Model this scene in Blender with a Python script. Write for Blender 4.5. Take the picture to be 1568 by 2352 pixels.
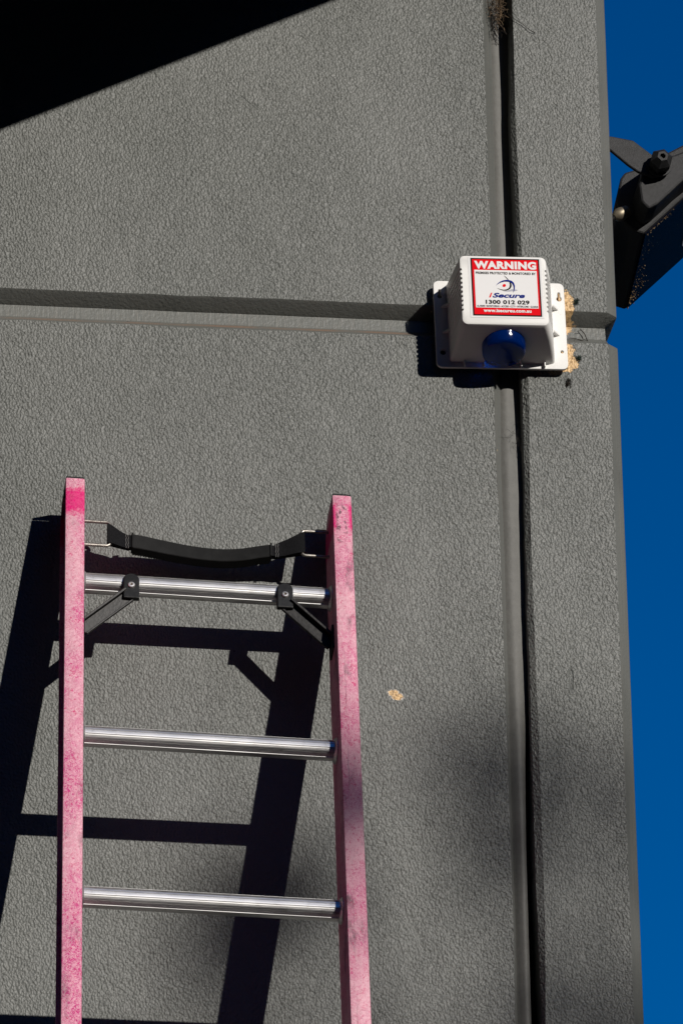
import bpy, bmesh, math, random
from mathutils import Vector, Matrix, noise

for o in list(bpy.data.objects):
    bpy.data.objects.remove(o, do_unlink=True)
SC = bpy.context.scene
COL = SC.collection
random.seed(7)
ZO = 4.73                      # height of the wall's reference point above the pavement


def V(x, y, z):
    return Vector((x, y, z + ZO))


# ------------------------------------------------------------------ camera
cam_d = bpy.data.cameras.new('camera')
cam_d.sensor_fit = 'HORIZONTAL'
cam_d.sensor_width = 24.0
cam_d.lens = 11545.68 / 1568 * 24.0
cam_d.clip_start = 0.1
cam_d.clip_end = 2000
cam = bpy.data.objects.new('camera', cam_d)
COL.objects.link(cam)
_f = Vector((0.11905004, 0.91332484, 0.38944169))
_r = Vector((0.99225648, -0.12343048, -0.01385584))
_u = Vector((-0.03541409, -0.38807558, 0.9209469))
cam.matrix_world = Matrix.Translation(V(-0.9575605, -7.34618665, -3.13241377)) @ \
    Matrix((_r, _u, -_f)).transposed().to_4x4()
SC.camera = cam

# ------------------------------------------------------------------ sky, sun, exposure
SUN = Vector((0.538, -1.0, 0.424)).normalized()        # towards the sun
SUN_EL = math.asin(SUN.z)
SUN_AZ = math.atan2(SUN.x, SUN.y)
world = bpy.data.worlds.new('World')
SC.world = world
world.use_nodes = True
wn = world.node_tree
wn.nodes.clear()
sky = wn.nodes.new('ShaderNodeTexSky')
sky.sky_type = 'NISHITA'
sky.sun_disc = False
sky.sun_elevation = SUN_EL
sky.sun_rotation = SUN_AZ
sky.altitude = 0
sky.air_density = 1.0
sky.dust_density = 0.0
sky.ozone_density = 4.0
pol = wn.nodes.new('ShaderNodeMix')                    # polarising filter: even tint over the whole sky
pol.data_type = 'RGBA'
pol.blend_type = 'MULTIPLY'
pol.inputs['Factor'].default_value = 1.0
pol.inputs['B'].default_value = (0.0, 0.66, 1.32, 1)
bg = wn.nodes.new('ShaderNodeBackground')
bg.inputs['Strength'].default_value = 0.05
wo = wn.nodes.new('ShaderNodeOutputWorld')
wn.links.new(sky.outputs[0], pol.inputs['A'])
wn.links.new(pol.outputs['Result'], bg.inputs['Color'])
wn.links.new(bg.outputs[0], wo.inputs['Surface'])

sun_d = bpy.data.lights.new('sun', 'SUN')
sun_d.energy = 4.2
sun_d.angle = math.radians(0.53)
sun_d.color = (1.0, 0.95, 0.88)
sun = bpy.data.objects.new('sun', sun_d)
COL.objects.link(sun)
sun.location = SUN * 30 + Vector((0, 0, ZO))
sun.rotation_euler = (-SUN).to_track_quat('-Z', 'Y').to_euler()

SC.view_settings.view_transform = 'Standard'
SC.view_settings.look = 'None'
SC.view_settings.gamma = 1.0
SC.view_settings.exposure = 0.0
SC.view_settings.use_curve_mapping = False


# ------------------------------------------------------------------ object helpers
def tag(o, label=None, cat=None, group=None, kind=None):
    if label: o['label'] = label
    if cat: o['category'] = cat
    if group: o['group'] = group
    if kind: o['kind'] = kind
    return o


def thing(name, mat4, label, cat, group=None):
    o = bpy.data.objects.new(name, None)
    o.empty_display_size = 0.05
    COL.objects.link(o)
    o.matrix_world = mat4
    return tag(o, label, cat, group)


def mesh_obj(name, me, mats=(), parent=None, loc=None, smooth=False, angle=None):
    if not isinstance(mats, (list, tuple)): mats = [mats]
    me.name = name
    if not len(me.materials):
        for m in mats: me.materials.append(m)
    if smooth:
        for p in me.polygons: p.use_smooth = True
        if angle:
            me.set_sharp_from_angle(angle=math.radians(angle))
    o = bpy.data.objects.new(name, me)
    COL.objects.link(o)
    if parent is not None: o.parent = parent
    if loc is not None: o.location = loc
    return o


class MB:
    """collects vertices and faces in the frame of the parent"""
    def __init__(s): s.v = []; s.f = []; s.m = []

    def add(s, vs, fs, mi=0):
        b = len(s.v)
        s.v += [tuple(v) for v in vs]
        s.f += [tuple(i + b for i in f) for f in fs]
        s.m += [mi] * len(fs)

    def box(s, c, d, mi=0, M=None):
        vs = [Vector((sx * d[0] / 2, sy * d[1] / 2, sz * d[2] / 2)) for sx in (-1, 1) for sy in (-1, 1) for sz in (-1, 1)]
        vs = [(M @ v if M else v) + Vector(c) for v in vs]
        s.add(vs, [(0, 1, 3, 2), (4, 6, 7, 5), (0, 4, 5, 1), (2, 3, 7, 6), (0, 2, 6, 4), (1, 5, 7, 3)], mi)

    def loft(s, rings, closed=True, cap0=True, cap1=True, mi=0):
        n = len(rings[0]); b = []
        vs = [p for r in rings for p in r]
        for i in range(len(rings) - 1):
            for j in range(n if closed else n - 1):
                k = (j + 1) % n
                b.append((i * n + j, i * n + k, (i + 1) * n + k, (i + 1) * n + j))
        if cap0: b.append(tuple(reversed(range(n))))
        if cap1: b.append(tuple((len(rings) - 1) * n + j for j in range(n)))
        s.add(vs, b, mi)

    def tube(s, pts, r, n=8, mi=0, cap=True):
        pts = [Vector(p) for p in pts]; rings = []
        rr = r if isinstance(r, (list, tuple)) else [r] * len(pts)
        up = None
        for i, p in enumerate(pts):
            d = (pts[min(i + 1, len(pts) - 1)] - pts[max(i - 1, 0)]).normalized()
            if up is None:
                up = d.orthogonal().normalized()
            up = (up - d * up.dot(d)).normalized()
            w = d.cross(up)
            rings.append([p + (up * math.cos(a) + w * math.sin(a)) * rr[i] for a in (2 * math.pi * k / n for k in range(n))])
        s.loft(rings, True, cap, cap, mi)

    def build(s, name, mats, parent=None, loc=None, smooth=False, angle=None, bevel=0, seg=2):
        me = bpy.data.meshes.new(name)
        me.from_pydata(s.v, [], s.f)
        bm = bmesh.new(); bm.from_mesh(me)
        for i, f in enumerate(bm.faces): f.material_index = s.m[i]
        bmesh.ops.recalc_face_normals(bm, faces=bm.faces)
        if bevel:
            es = [e for e in bm.edges if len(e.link_faces) == 2 and e.calc_face_angle() > math.radians(28)]
            bmesh.ops.bevel(bm, geom=es, offset=bevel, segments=seg, profile=0.5, affect='EDGES', clamp_overlap=True)
        bm.to_mesh(me); bm.free()
        return mesh_obj(name, me, mats, parent, loc, smooth, angle)


def shape2d(splines, depth, name, bev=0.0):
    """flat outline (with holes) in XZ, `depth` thick along Y, as a mesh. First item of each spline list = points."""
    cu = bpy.data.curves.new(name, 'CURVE')
    cu.dimensions = '2D'; cu.fill_mode = 'BOTH'
    cu.extrude = depth / 2 - bev
    cu.bevel_depth = bev; cu.bevel_resolution = 1; cu.offset = -bev
    for pts in splines:
        sp = cu.splines.new('POLY'); sp.points.add(len(pts) - 1)
        for p, q in zip(sp.points, pts): p.co = (q[0], q[1], 0, 1)
        sp.use_cyclic_u = True
    ob = bpy.data.objects.new(name, cu); COL.objects.link(ob)
    dg = bpy.context.evaluated_depsgraph_get(); dg.update()
    me = bpy.data.meshes.new_from_object(ob.evaluated_get(dg))
    bpy.data.objects.remove(ob); bpy.data.curves.remove(cu)
    me.transform(Matrix.Rotation(math.radians(90), 4, 'X'))
    return me


def text_mesh(body, u0, u1, v0, v1, bold=0.0, shear=0.0, depth=0.0002, space=1.0):
    """lettering filling the rectangle u0..u1, v0..v1 of the XZ plane"""
    cu = bpy.data.curves.new('lettering', 'FONT')
    cu.body = body; cu.offset = bold; cu.shear = shear; cu.space_character = space
    cu.extrude = 0.0; cu.resolution_u = 4
    ob = bpy.data.objects.new('lettering', cu); COL.objects.link(ob)
    dg = bpy.context.evaluated_depsgraph_get(); dg.update()
    me = bpy.data.meshes.new_from_object(ob.evaluated_get(dg))
    bpy.data.objects.remove(ob); bpy.data.curves.remove(cu)
    xs = [v.co.x for v in me.vertices]; ys = [v.co.y for v in me.vertices]
    sx = (u1 - u0) / (max(xs) - min(xs)); sy = (v1 - v0) / (max(ys) - min(ys))
    x0, y0 = min(xs), min(ys)
    for v in me.vertices:
        v.co = Vector((u0 + (v.co.x - x0) * sx, 0, v0 + (v.co.y - y0) * sy))
    return me


# ------------------------------------------------------------------ material helpers
class N:
    def __init__(s, name):
        s.mat = bpy.data.materials.new(name); s.mat.use_nodes = True
        s.t = s.mat.node_tree; s.b = s.t.nodes['Principled BSDF']; s.pos = None

    def n(s, typ, **kw):
        nd = s.t.nodes.new(typ)
        for k, v in kw.items(): setattr(nd, k, v)
        return nd

    def l(s, a, b): s.t.links.new(a, b)

    def val(s, sock, v):
        if hasattr(v, 'is_linked') or hasattr(v, 'links'): s.l(v, sock)
        else: sock.default_value = v

    def coord(s, scale=(1, 1, 1), loc=(0, 0, 0), world=False):
        if world: src = s.n('ShaderNodeNewGeometry').outputs['Position']
        else: src = s.n('ShaderNodeTexCoord').outputs['Object']
        m = s.n('ShaderNodeMapping')
        m.inputs['Scale'].default_value = scale; m.inputs['Location'].default_value = loc
        s.l(src, m.inputs['Vector'])
        return m.outputs[0]

    def noise(s, vec, scale, detail=3, rough=0.55, dist=0.0):
        nd = s.n('ShaderNodeTexNoise'); s.l(vec, nd.inputs['Vector'])
        nd.inputs['Scale'].default_value = scale; nd.inputs['Detail'].default_value = detail
        nd.inputs['Roughness'].default_value = rough; nd.inputs['Distortion'].default_value = dist
        return nd.outputs['Fac']

    def noisec(s, vec, scale, detail=2):
        nd = s.n('ShaderNodeTexNoise'); s.l(vec, nd.inputs['Vector'])
        nd.inputs['Scale'].default_value = scale; nd.inputs['Detail'].default_value = detail
        return nd.outputs['Color']

    def math(s, op, a, b=0.0, c=0.0, clamp=False):
        nd = s.n('ShaderNodeMath', operation=op, use_clamp=clamp)
        s.val(nd.inputs[0], a); s.val(nd.inputs[1], b)
        if op in ('MULTIPLY_ADD', 'SMOOTH_MIN', 'SMOOTH_MAX'): s.val(nd.inputs[2], c)
        return nd.outputs[0]

    def vmath(s, op, a, b=None, scale=None):
        nd = s.n('ShaderNodeVectorMath', operation=op)
        s.val(nd.inputs[0], a)
        if b is not None: s.val(nd.inputs[1], b)
        if scale is not None: nd.inputs['Scale'].default_value = scale
        return nd.outputs['Value'] if op == 'LENGTH' else nd.outputs[0]

    def ramp(s, f, a, b):
        nd = s.n('ShaderNodeMapRange', clamp=True, interpolation_type='SMOOTHSTEP')
        s.val(nd.inputs[0], f); nd.inputs[1].default_value = a; nd.inputs[2].default_value = b
        return nd.outputs[0]

    def mix(s, f, a, b, mode='MIX'):
        nd = s.n('ShaderNodeMix', data_type='RGBA', blend_type=mode)
        s.val(nd.inputs['Factor'], f)
        for k, v in (('A', a), ('B', b)):
            if isinstance(v, tuple): nd.inputs[k].default_value = v if len(v) == 4 else v + (1,)
            else: s.l(v, nd.inputs[k])
        return nd.outputs['Result']

    def bump(s, h, dist, strength=1.0, prev=None):
        nd = s.n('ShaderNodeBump'); s.l(h, nd.inputs['Height'])
        nd.inputs['Distance'].default_value = dist; nd.inputs['Strength'].default_value = strength
        if prev is not None: s.l(prev, nd.inputs['Normal'])
        s.l(nd.outputs[0], s.b.inputs['Normal'])
        return nd.outputs[0]

    def set(s, color=None, rough=None, metal=None, spec=None, coat=None, trans=None, ior=None):
        if color is not None:
            if isinstance(color, tuple): s.b.inputs['Base Color'].default_value = color if len(color) == 4 else color + (1,)
            else: s.l(color, s.b.inputs['Base Color'])
        for k, v in (('Roughness', rough), ('Metallic', metal), ('Specular IOR Level', spec), ('Coat Weight', coat),
                     ('Transmission Weight', trans), ('IOR', ior)):
            if v is not None: s.val(s.b.inputs[k], v)
        return s.mat


# chips of paint that came off: (x, z, rx, rz) on the wall
CHIPS = [(0.371, 0.380, 0.0190, 0.031), (0.368, 0.354, 0.024, 0.014), (0.369, 0.301, 0.019, 0.015), (0.372, 0.279, 0.022, 0.017),
         (0.0785, -0.308, 0.0085, 0.006), (0.0845, -0.3135, 0.0085, 0.006)]


def wall_material(name, textured):
    k = N(name)
    P = k.coord(world=True)
    PZ = k.vmath('SUBTRACT', P, (0, 0, ZO))
    big = k.noise(P, 2.3, 4)
    grain = k.noise(P, 900, 2)
    colour = k.mix(k.ramp(big, 0.3, 0.7), (0.104, 0.109, 0.102), (0.123, 0.127, 0.120))
    colour = k.mix(k.math('MULTIPLY', k.ramp(grain, 0.35, 0.75), 0.25), colour, (0.19, 0.19, 0.17))
    # dark specks and pale scratches
    sp = k.n('ShaderNodeTexVoronoi'); k.l(P, sp.inputs['Vector']); sp.inputs['Scale'].default_value = 16
    speck = k.math('LESS_THAN', sp.outputs['Distance'], 0.028)
    keep = k.math('GREATER_THAN', k.noise(P, 7, 2), 0.56)
    colour = k.mix(k.math('MULTIPLY', speck, keep), colour, (0.02, 0.02, 0.018))
    # rusty run under the upper lip of the groove
    sep = k.n('ShaderNodeSeparateXYZ'); k.l(PZ, sep.inputs[0])
    if not textured:
        z = sep.outputs['Z']
        d = k.math('ABSOLUTE', k.math('ADD', k.math('SUBTRACT', z, 0.3262), k.math('MULTIPLY', k.math('SUBTRACT', k.noise(P, 8, 2), 0.5), 0.004)))
        band = k.math('SUBTRACT', 1.0, k.ramp(d, 0.0015, 0.0065))
        band = k.math('MULTIPLY', band, k.ramp(sep.outputs['X'], 0.22, 0.1))
        band = k.math('MULTIPLY', band, k.ramp(k.noise(P, 13, 3), 0.25, 0.6))
        colour = k.mix(k.math('MULTIPLY', band, 0.8), colour, (0.20, 0.125, 0.085))
        st = k.noise(k.coord((300, 300, 2.5), world=True), 1.0, 3)
        colour = k.mix(k.math('MULTIPLY', k.ramp(st, 0.45, 0.72), 0.35), colour, (0.17, 0.16, 0.14))
        ssp = k.n('ShaderNodeTexVoronoi'); k.l(k.coord((1, 1, 0.45), world=True), ssp.inputs['Vector']); ssp.inputs['Scale'].default_value = 42
        pale = k.math('MULTIPLY', k.math('LESS_THAN', ssp.outputs['Distance'], 0.06), k.math('GREATER_THAN', k.noise(P, 11, 1), 0.55))
        colour = k.mix(pale, colour, (0.45, 0.36, 0.22))
    # chips
    mask = None
    wob = k.noise(P, 130, 5, 0.78)
    for (cx, cz, rx, rz) in CHIPS:
        v = k.vmath('SUBTRACT', PZ, (cx, 0, cz))
        v = k.vmath('MULTIPLY', v, (1 / rx, 0, 1 / rz))
        dd = k.math('ADD', k.vmath('LENGTH', v), k.math('MULTIPLY', k.math('SUBTRACT', wob, 0.5), 1.7))
        mask = dd if mask is None else k.math('MINIMUM', mask, dd)
    chip = k.math('LESS_THAN', mask, 0.98)
    rim = k.math('MULTIPLY', k.math('LESS_THAN', mask, 1.12), k.math('LESS_THAN', sep.outputs['X'], 0.2))
    bare = k.mix(k.ramp(k.noise(P, 160, 4, 0.7), 0.34, 0.58), (0.28, 0.17, 0.075), (0.72, 0.48, 0.235))
    pit = k.math('MULTIPLY', k.ramp(k.noise(P, 420, 2), 0.60, 0.66), k.ramp(sep.outputs['Z'], 0.35, 0.29))
    bare = k.mix(pit, bare, (0.03, 0.025, 0.02))
    colour = k.mix(rim, colour, (0.55, 0.50, 0.44))
    colour = k.mix(chip, colour, bare)
    rough = 0.5
    if textured:
        W0 = k.coord(world=True)
        mrot = k.n('ShaderNodeMapping'); mrot.inputs['Rotation'].default_value = (0, 0.35, 0); mrot.inputs['Scale'].default_value = (1, 1, 0.74)
        k.l(W0, mrot.inputs['Vector']); W1 = mrot.outputs[0]
        warp = k.vmath('SCALE', k.vmath('SUBTRACT', k.noisec(W1, 110, 2), (0.5, 0.5, 0.5)), scale=0.0022)
        W2 = k.vmath('ADD', W1, warp)
        n1 = k.noise(W2, 300, 0.6, 0.5)
        vo = k.n('ShaderNodeTexVoronoi', feature='SMOOTH_F1'); k.l(W2, vo.inputs['Vector'])
        vo.inputs['Scale'].default_value = 262; vo.inputs['Smoothness'].default_value = 0.45
        cell = k.math('SUBTRACT', 1.0, vo.outputs['Distance'])
        n2 = k.noise(W2, 520, 1, 0.5)
        h = k.math('ADD', k.math('MULTIPLY', n1, 1.15), k.math('ADD', k.math('MULTIPLY', cell, 0.75), k.math('MULTIPLY', n2, 0.35)))
        flat = k.ramp(k.noise(k.coord((1, 1, 0.45), world=True), 6.5, 4), 0.30, 0.66)
        h = k.math('MULTIPLY', h, k.math('ADD', 0.68, k.math('MULTIPLY', flat, 0.32)))
        # a few scuffs
        for (cx, cz, rx, rz) in ((0.3631, -0.274, 0.004, 0.022), (0.375, 0.2415, 0.006, 0.008)):
            v = k.vmath('MULTIPLY', k.vmath('SUBTRACT', PZ, (cx, 0, cz)), (1 / rx, 0, 1 / rz))
            g = k.math('SUBTRACT', 1.0, k.ramp(k.math('ADD', k.vmath('LENGTH', v), k.math('MULTIPLY', k.math('SUBTRACT', wob, 0.5), 1.2)), 0.5, 1.1))
            h = k.math('SUBTRACT', h, k.math('MULTIPLY', g, 0.7))
        # slanting scratches where something scraped along the wall
        for (cx, cz, hl, amp) in ((-0.146, 0.731, 0.024, 0.5), (-0.132, 0.724, 0.014, 0.45), (-0.150, 0.722, 0.013, 0.4), (-0.402, 0.644, 0.010, 0.3), (0.12, 0.02, 0.012, 0.3)):
            v = k.vmath('SUBTRACT', PZ, (cx, 0, cz))
            ss = k.n('ShaderNodeSeparateXYZ'); k.l(v, ss.inputs[0])
            al = k.math('ADD', k.math('MULTIPLY', ss.outputs['X'], 0.74), k.math('MULTIPLY', ss.outputs['Z'], -0.67))
            ac = k.math('ADD', k.math('MULTIPLY', ss.outputs['X'], 0.67), k.math('MULTIPLY', ss.outputs['Z'], 0.74))
            ac = k.math('ABSOLUTE', k.math('ADD', ac, k.math('MULTIPLY', k.math('SUBTRACT', wob, 0.5), 0.004)))
            g = k.math('MULTIPLY', k.math('SUBTRACT', 1.0, k.ramp(ac, 0.0004, 0.0026)), k.math('SUBTRACT', 1.0, k.ramp(k.math('ABSOLUTE', al), hl * 0.5, hl)))
            h = k.math('SUBTRACT', h, k.math('MULTIPLY', g, amp))
        h = k.math('SUBTRACT', h, k.math('MULTIPLY', chip, 0.8))
        und = k.bump(k.noise(k.coord((1, 1, 0.7), world=True), 9, 3, 0.5), 0.0045, 1.0)
        k.bump(h, 0.0020, 1.0, und)
    else:
        st2 = k.noise(k.coord((260, 260, 5), world=True), 1.0, 3)
        h = k.math('ADD', k.math('MULTIPLY', st2, 0.5), k.math('MULTIPLY', k.noise(P, 170, 3), 0.7))
        h = k.math('SUBTRACT', h, k.math('MULTIPLY', chip, 0.5))
        k.bump(h, 0.0010, 1.0)
        rough = 0.45
    return k.set(colour, rough=rough, spec=0.45)


M_STUCCO = wall_material('grey_textured_paint', True)
M_SMOOTH = wall_material('grey_smooth_paint', False)


def simple(name, col, rough=0.5, metal=0.0, spec=0.5, var=0.25, scale=30, bump=0.0, bscale=200, **kw):
    k = N(name)
    P = k.coord()
    c2 = tuple(min(1, c * (1 + var)) for c in col); c1 = tuple(c * (1 - var) for c in col)
    c = k.mix(k.ramp(k.noise(P, scale, 4), 0.3, 0.7), c1, c2)
    if bump: k.bump(k.noise(P, bscale, 3), bump)
    return k.set(c, rough=rough, metal=metal, spec=spec, **kw)


def white_plastic():
    k = N('white_plastic')
    P = k.coord()
    g = k.ramp(k.noise(P, 55, 5, 0.7), 0.58, 0.78)
    c = k.mix(k.math('MULTIPLY', g, 0.22), (0.76, 0.75, 0.725), (0.42, 0.38, 0.32))
    st = k.n('ShaderNodeTexVoronoi'); k.l(P, st.inputs['Vector']); st.inputs['Scale'].default_value = 85
    c = k.mix(k.math('MULTIPLY', k.math('LESS_THAN', st.outputs['Distance'], 0.05), 0.5), c, (0.25, 0.2, 0.15))
    k.bump(k.noise(P, 700, 2), 0.0002)
    return k.set(c, rough=0.5, spec=0.3)


def fibreglass(name, seed, pale, dark_amt):
    """pink pultruded fibreglass with its glass fibres showing through the weathered face"""
    k = N(name)
    P = k.coord(loc=(seed, seed * 0.7, seed * 1.3))
    O = k.n('ShaderNodeTexCoord').outputs['Object']
    sep = k.n('ShaderNodeSeparateXYZ'); k.l(O, sep.inputs[0])
    warp = k.vmath('SCALE', k.vmath('SUBTRACT', k.noisec(P, 120, 2), (0.5, 0.5, 0.5)), scale=0.02)
    PW = k.vmath('ADD', P, warp)

    def fibres(scale, rot, th):
        m = k.n('ShaderNodeMapping'); m.inputs['Rotation'].default_value = (0, rot, 0); m.inputs['Scale'].default_value = (1, 1, 0.22)
        k.l(PW, m.inputs['Vector'])
        f = k.math('ABSOLUTE', k.math('SUBTRACT', k.noise(m.outputs[0], scale, 2, 0.5), 0.5))
        return k.math('SUBTRACT', 1.0, k.ramp(f, 0.0, th))
    f1 = fibres(240, 0.5, 0.06); f2 = fibres(240, -0.9, 0.06); f3 = fibres(190, 1.5, 0.05)
    fib = k.math('MAXIMUM', k.math('MAXIMUM', f1, f2), f3)
    mott = k.noise(P, 70, 5, 0.7)
    worn = k.math('ADD', k.math('MULTIPLY', k.ramp(k.noise(k.coord((1, 1, 0.6), loc=(seed, 0, 0)), 16, 4), 0.40, 0.66), 0.85), pale)
    base = k.mix(k.ramp(mott, 0.32, 0.7), (0.48, 0.008, 0.155), (0.60, 0.085, 0.25))
    base = k.mix(worn, base, (0.72, 0.36, 0.44))
    fresh = k.math('SUBTRACT', 1.0, k.ramp(k.math('ABSOLUTE', k.math('ADD', k.math('SUBTRACT', sep.outputs['Z'], LB(0.130)),
                   k.math('MULTIPLY', k.math('SUBTRACT', mott, 0.5), 0.035))), 0.016, 0.034))
    if seed > 2:                                  # only the edges of the face kept their colour
        ex = k.math('ABSOLUTE', k.math('SUBTRACT', sep.outputs['X'], 0.2115))
        fresh = k.math('MULTIPLY', fresh, k.ramp(ex, 0.006, 0.0135))
    fresh = k.math('MULTIPLY', fresh, 0.98)
    base = k.mix(fresh, base, (0.70, 0.002, 0.165))
    pits = k.ramp(k.noise(PW, 150, 4, 0.65), 0.53, 0.62)
    base = k.mix(k.math('MULTIPLY', pits, 0.75), base, (0.54, 0.004, 0.12))
    fstr = k.math('MULTIPLY', fib, k.math('SUBTRACT', 0.70, k.math('MULTIPLY', fresh, 0.58)))
    c = k.mix(fstr, base, (0.80, 0.50, 0.56))
    # grey grime rubbed on in places
    gn = k.ramp(k.noise(k.coord((1, 1, 0.35), loc=(seed * 3, 0, seed)), 24, 5, 0.72), 0.53, 0.72)
    c = k.mix(k.math('MULTIPLY', gn, dark_amt), c, (0.10, 0.075, 0.085))
    if seed > 2:                                  # rubbed, no longer legible print near the top
        u = k.coord((115, 1, 70), loc=(3.3, 0, 1.7))
        pr = k.ramp(k.noise(u, 1.0, 3, 0.6), 0.52, 0.60)
        zone = k.math('SUBTRACT', 1.0, k.ramp(k.math('ABSOLUTE', k.math('SUBTRACT', sep.outputs['Z'], LB(0.118))), 0.030, 0.044))
        zone = k.math('MULTIPLY', zone, k.math('SUBTRACT', 1.0, k.ramp(k.math('ABSOLUTE', k.math('SUBTRACT', sep.outputs['X'], 0.210)), 0.006, 0.011)))
        c = k.mix(k.math('MULTIPLY', k.math('MULTIPLY', pr, zone), 0.8), c, (0.085, 0.06, 0.07))
        line = k.ramp(k.math('ABSOLUTE', k.math('ADD', k.math('SUBTRACT', sep.outputs['X'], 0.2065), k.math('MULTIPLY', k.math('SUBTRACT', k.noise(k.coord(), 20, 2), 0.5), 0.004))), 0.0012, 0.0)
        c = k.mix(k.math('MULTIPLY', k.math('MULTIPLY', line, k.ramp(k.noise(k.coord((1, 1, .3)), 30, 3), 0.45, 0.65)), 0.45), c, (0.12, 0.08, 0.09))
    k.bump(k.math('ADD', k.math('MULTIPLY', fib, 0.6), k.noise(PW, 300, 3)), 0.0004)
    return k.set(c, rough=0.7, spec=0.15)


def aluminium(name='aluminium', base=(0.84, 0.83, 0.82), rough=0.41):
    k = N(name)
    P = k.coord()
    s = k.noise(k.coord((6, 500, 500)), 1.0, 4)
    blot = k.ramp(k.noise(P, 60, 5, 0.7), 0.55, 0.75)
    c = k.mix(k.ramp(s, 0.3, 0.7), tuple(b * 0.66 for b in base), base)
    c = k.mix(k.math('MULTIPLY', blot, 0.35), c, (0.30, 0.28, 0.25))
    sc = k.n('ShaderNodeTexVoronoi'); k.l(k.coord((1, 3, 3)), sc.inputs['Vector']); sc.inputs['Scale'].default_value = 55
    c = k.mix(k.math('MULTIPLY', k.math('LESS_THAN', sc.outputs['Distance'], 0.05), 0.6), c, (0.9, 0.9, 0.9))
    r = k.math('ADD', rough, k.math('MULTIPLY', k.math('SUBTRACT', k.noise(P, 25, 3), 0.5), 0.16))
    k.bump(s, 0.00003)
    return k.set(c, rough=r, metal=1.0)


def LB(t): return t + 4.945     # ladder: height above the feet along the rails


M_WHITE = white_plastic()
M_RAIL_L = fibreglass('pink_fibreglass', 1.0, 0.0, 0.55)
M_RAIL_R = fibreglass('faded_pink_fibreglass', 3.1, 0.30, 0.90)
M_ALU = aluminium()
M_STEEL = simple('worn_steel', (0.40, 0.37, 0.33), 0.42, 0.9, 0.5, 0.2, 150, 0.0003, 500)
M_BLACK = simple('black_plastic', (0.008, 0.008, 0.008), 0.42, 0, 0.35, 0.35, 80, 0.0003, 250)
M_RUBBER = simple('black_rubber', (0.008, 0.008, 0.008), 0.7, 0, 0.2, 0.3, 60, 0.0002, 300)
M_WEB = simple('black_webbing', (0.006, 0.006, 0.007), 0.85, 0, 0.15, 0.4, 400, 0.0005, 600)
M_THREAD = simple('pale_thread', (0.16, 0.155, 0.15), 0.8)
M_SEAL = simple('dusty_sealant', (0.106, 0.104, 0.096), 0.6, 0, 0.35, 0.07, 90, 0.0006, 140)
M_LAMP = simple('black_powder_coat', (0.016, 0.016, 0.017), 0.55, 0, 0.3, 0.3, 120, 0.0005, 900)
M_GREYWALL = simple('plain_grey_render', (0.11, 0.11, 0.10), 0.7)

# ------------------------------------------------------------------ ground
gm = simple('asphalt', (0.05, 0.05, 0.048), 0.9, 0, 0.3, 0.3, 3, 0.004, 90)
g = MB(); g.add([(-900, -900, 0), (900, -900, 0), (900, 900, 0), (-900, 900, 0)], [(0, 1, 2, 3)])
tag(g.build('ground', gm), kind='structure')

# ------------------------------------------------------------------ building
XC = 0.463
bld = thing('concrete_building', Matrix.Translation((0, 0, 0)),
            'grey painted concrete panel building with stippled wall and dark joints', 'building')


def jit(a, b, amp, f=9.0):
    return amp * (noise.noise(Vector((a * f, b * f, 3.1))) + 0.5 * noise.noise(Vector((a * f * 3.7, b * f * 3.7, 9.1))))


def frange(a, b, st):
    n = max(1, int(round(abs(b - a) / st)))
    return [a + (b - a) * i / n for i in range(n + 1)]


JZ = [0.93, 0.86, 0.74, 0.54, 0.37, 0.19, 0.097, 0.01, -0.3, -0.63, -0.71, -0.84]
J_EDGE = [.2997, .2990, .2945, .2966, .2975, .2994, .2979, .2978, .2972, .2965, .2996, .3009]     # right lip of the joint
J_BEV = [.3025, .3026, .3015, .3038, .307, .3094, .307, .3056, .3075, .3092, .3087, .3053]        # where the right bevel starts
J_LEFT = [.2523, .2518, .2524, .2539, .2528, .2524, .2523, .2550, .2570, .2588, .2592, .2578]      # where the left bevel starts
J_DEEP = [.0419, .0427, .0382, .0398, .036, .0301, .0251, .0260, .0270, .0287, .0327, .0374]       # depth of the sealant


def jt(tab, z):
    if z >= JZ[0]: return tab[0]
    for i in range(len(JZ) - 1):
        if z >= JZ[i + 1]:
            f = (z - JZ[i + 1]) / (JZ[i] - JZ[i + 1]); return tab[i + 1] + (tab[i] - tab[i + 1]) * f
    return tab[-1]


XS_L = [-6.0, -3.0, -1.5] + frange(-0.8, 0.2531, 0.0125)
OUT_L = [(x, 0.0, 'f') for x in XS_L] + [(0.2550, 0.005, 'j'), (0.2560, 0.0075, 'j'), (0.2690, 0.0280, 'j'), (0.2720, 0.0440, 'j'), (0.2722, 0.10, 'j')]
XS_R = frange(0.3040, XC - 0.019, 0.0125)
OUT_R = [(0.2975, 0.10, 'j'), (0.2975, 0.0085, 'j'), (0.2990, 0.0058, 'j'), (0.3032, 0.0010, 'j')] + [(x, 0.0, 'f') for x in XS_R] + \
        [(XC - 0.0185, 0.0004, 'c'), (XC - 0.0015, 0.0165, 'c'), (XC, 0.021, 's'), (XC, 0.3, 's'), (XC, 6.0, 's')]


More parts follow.
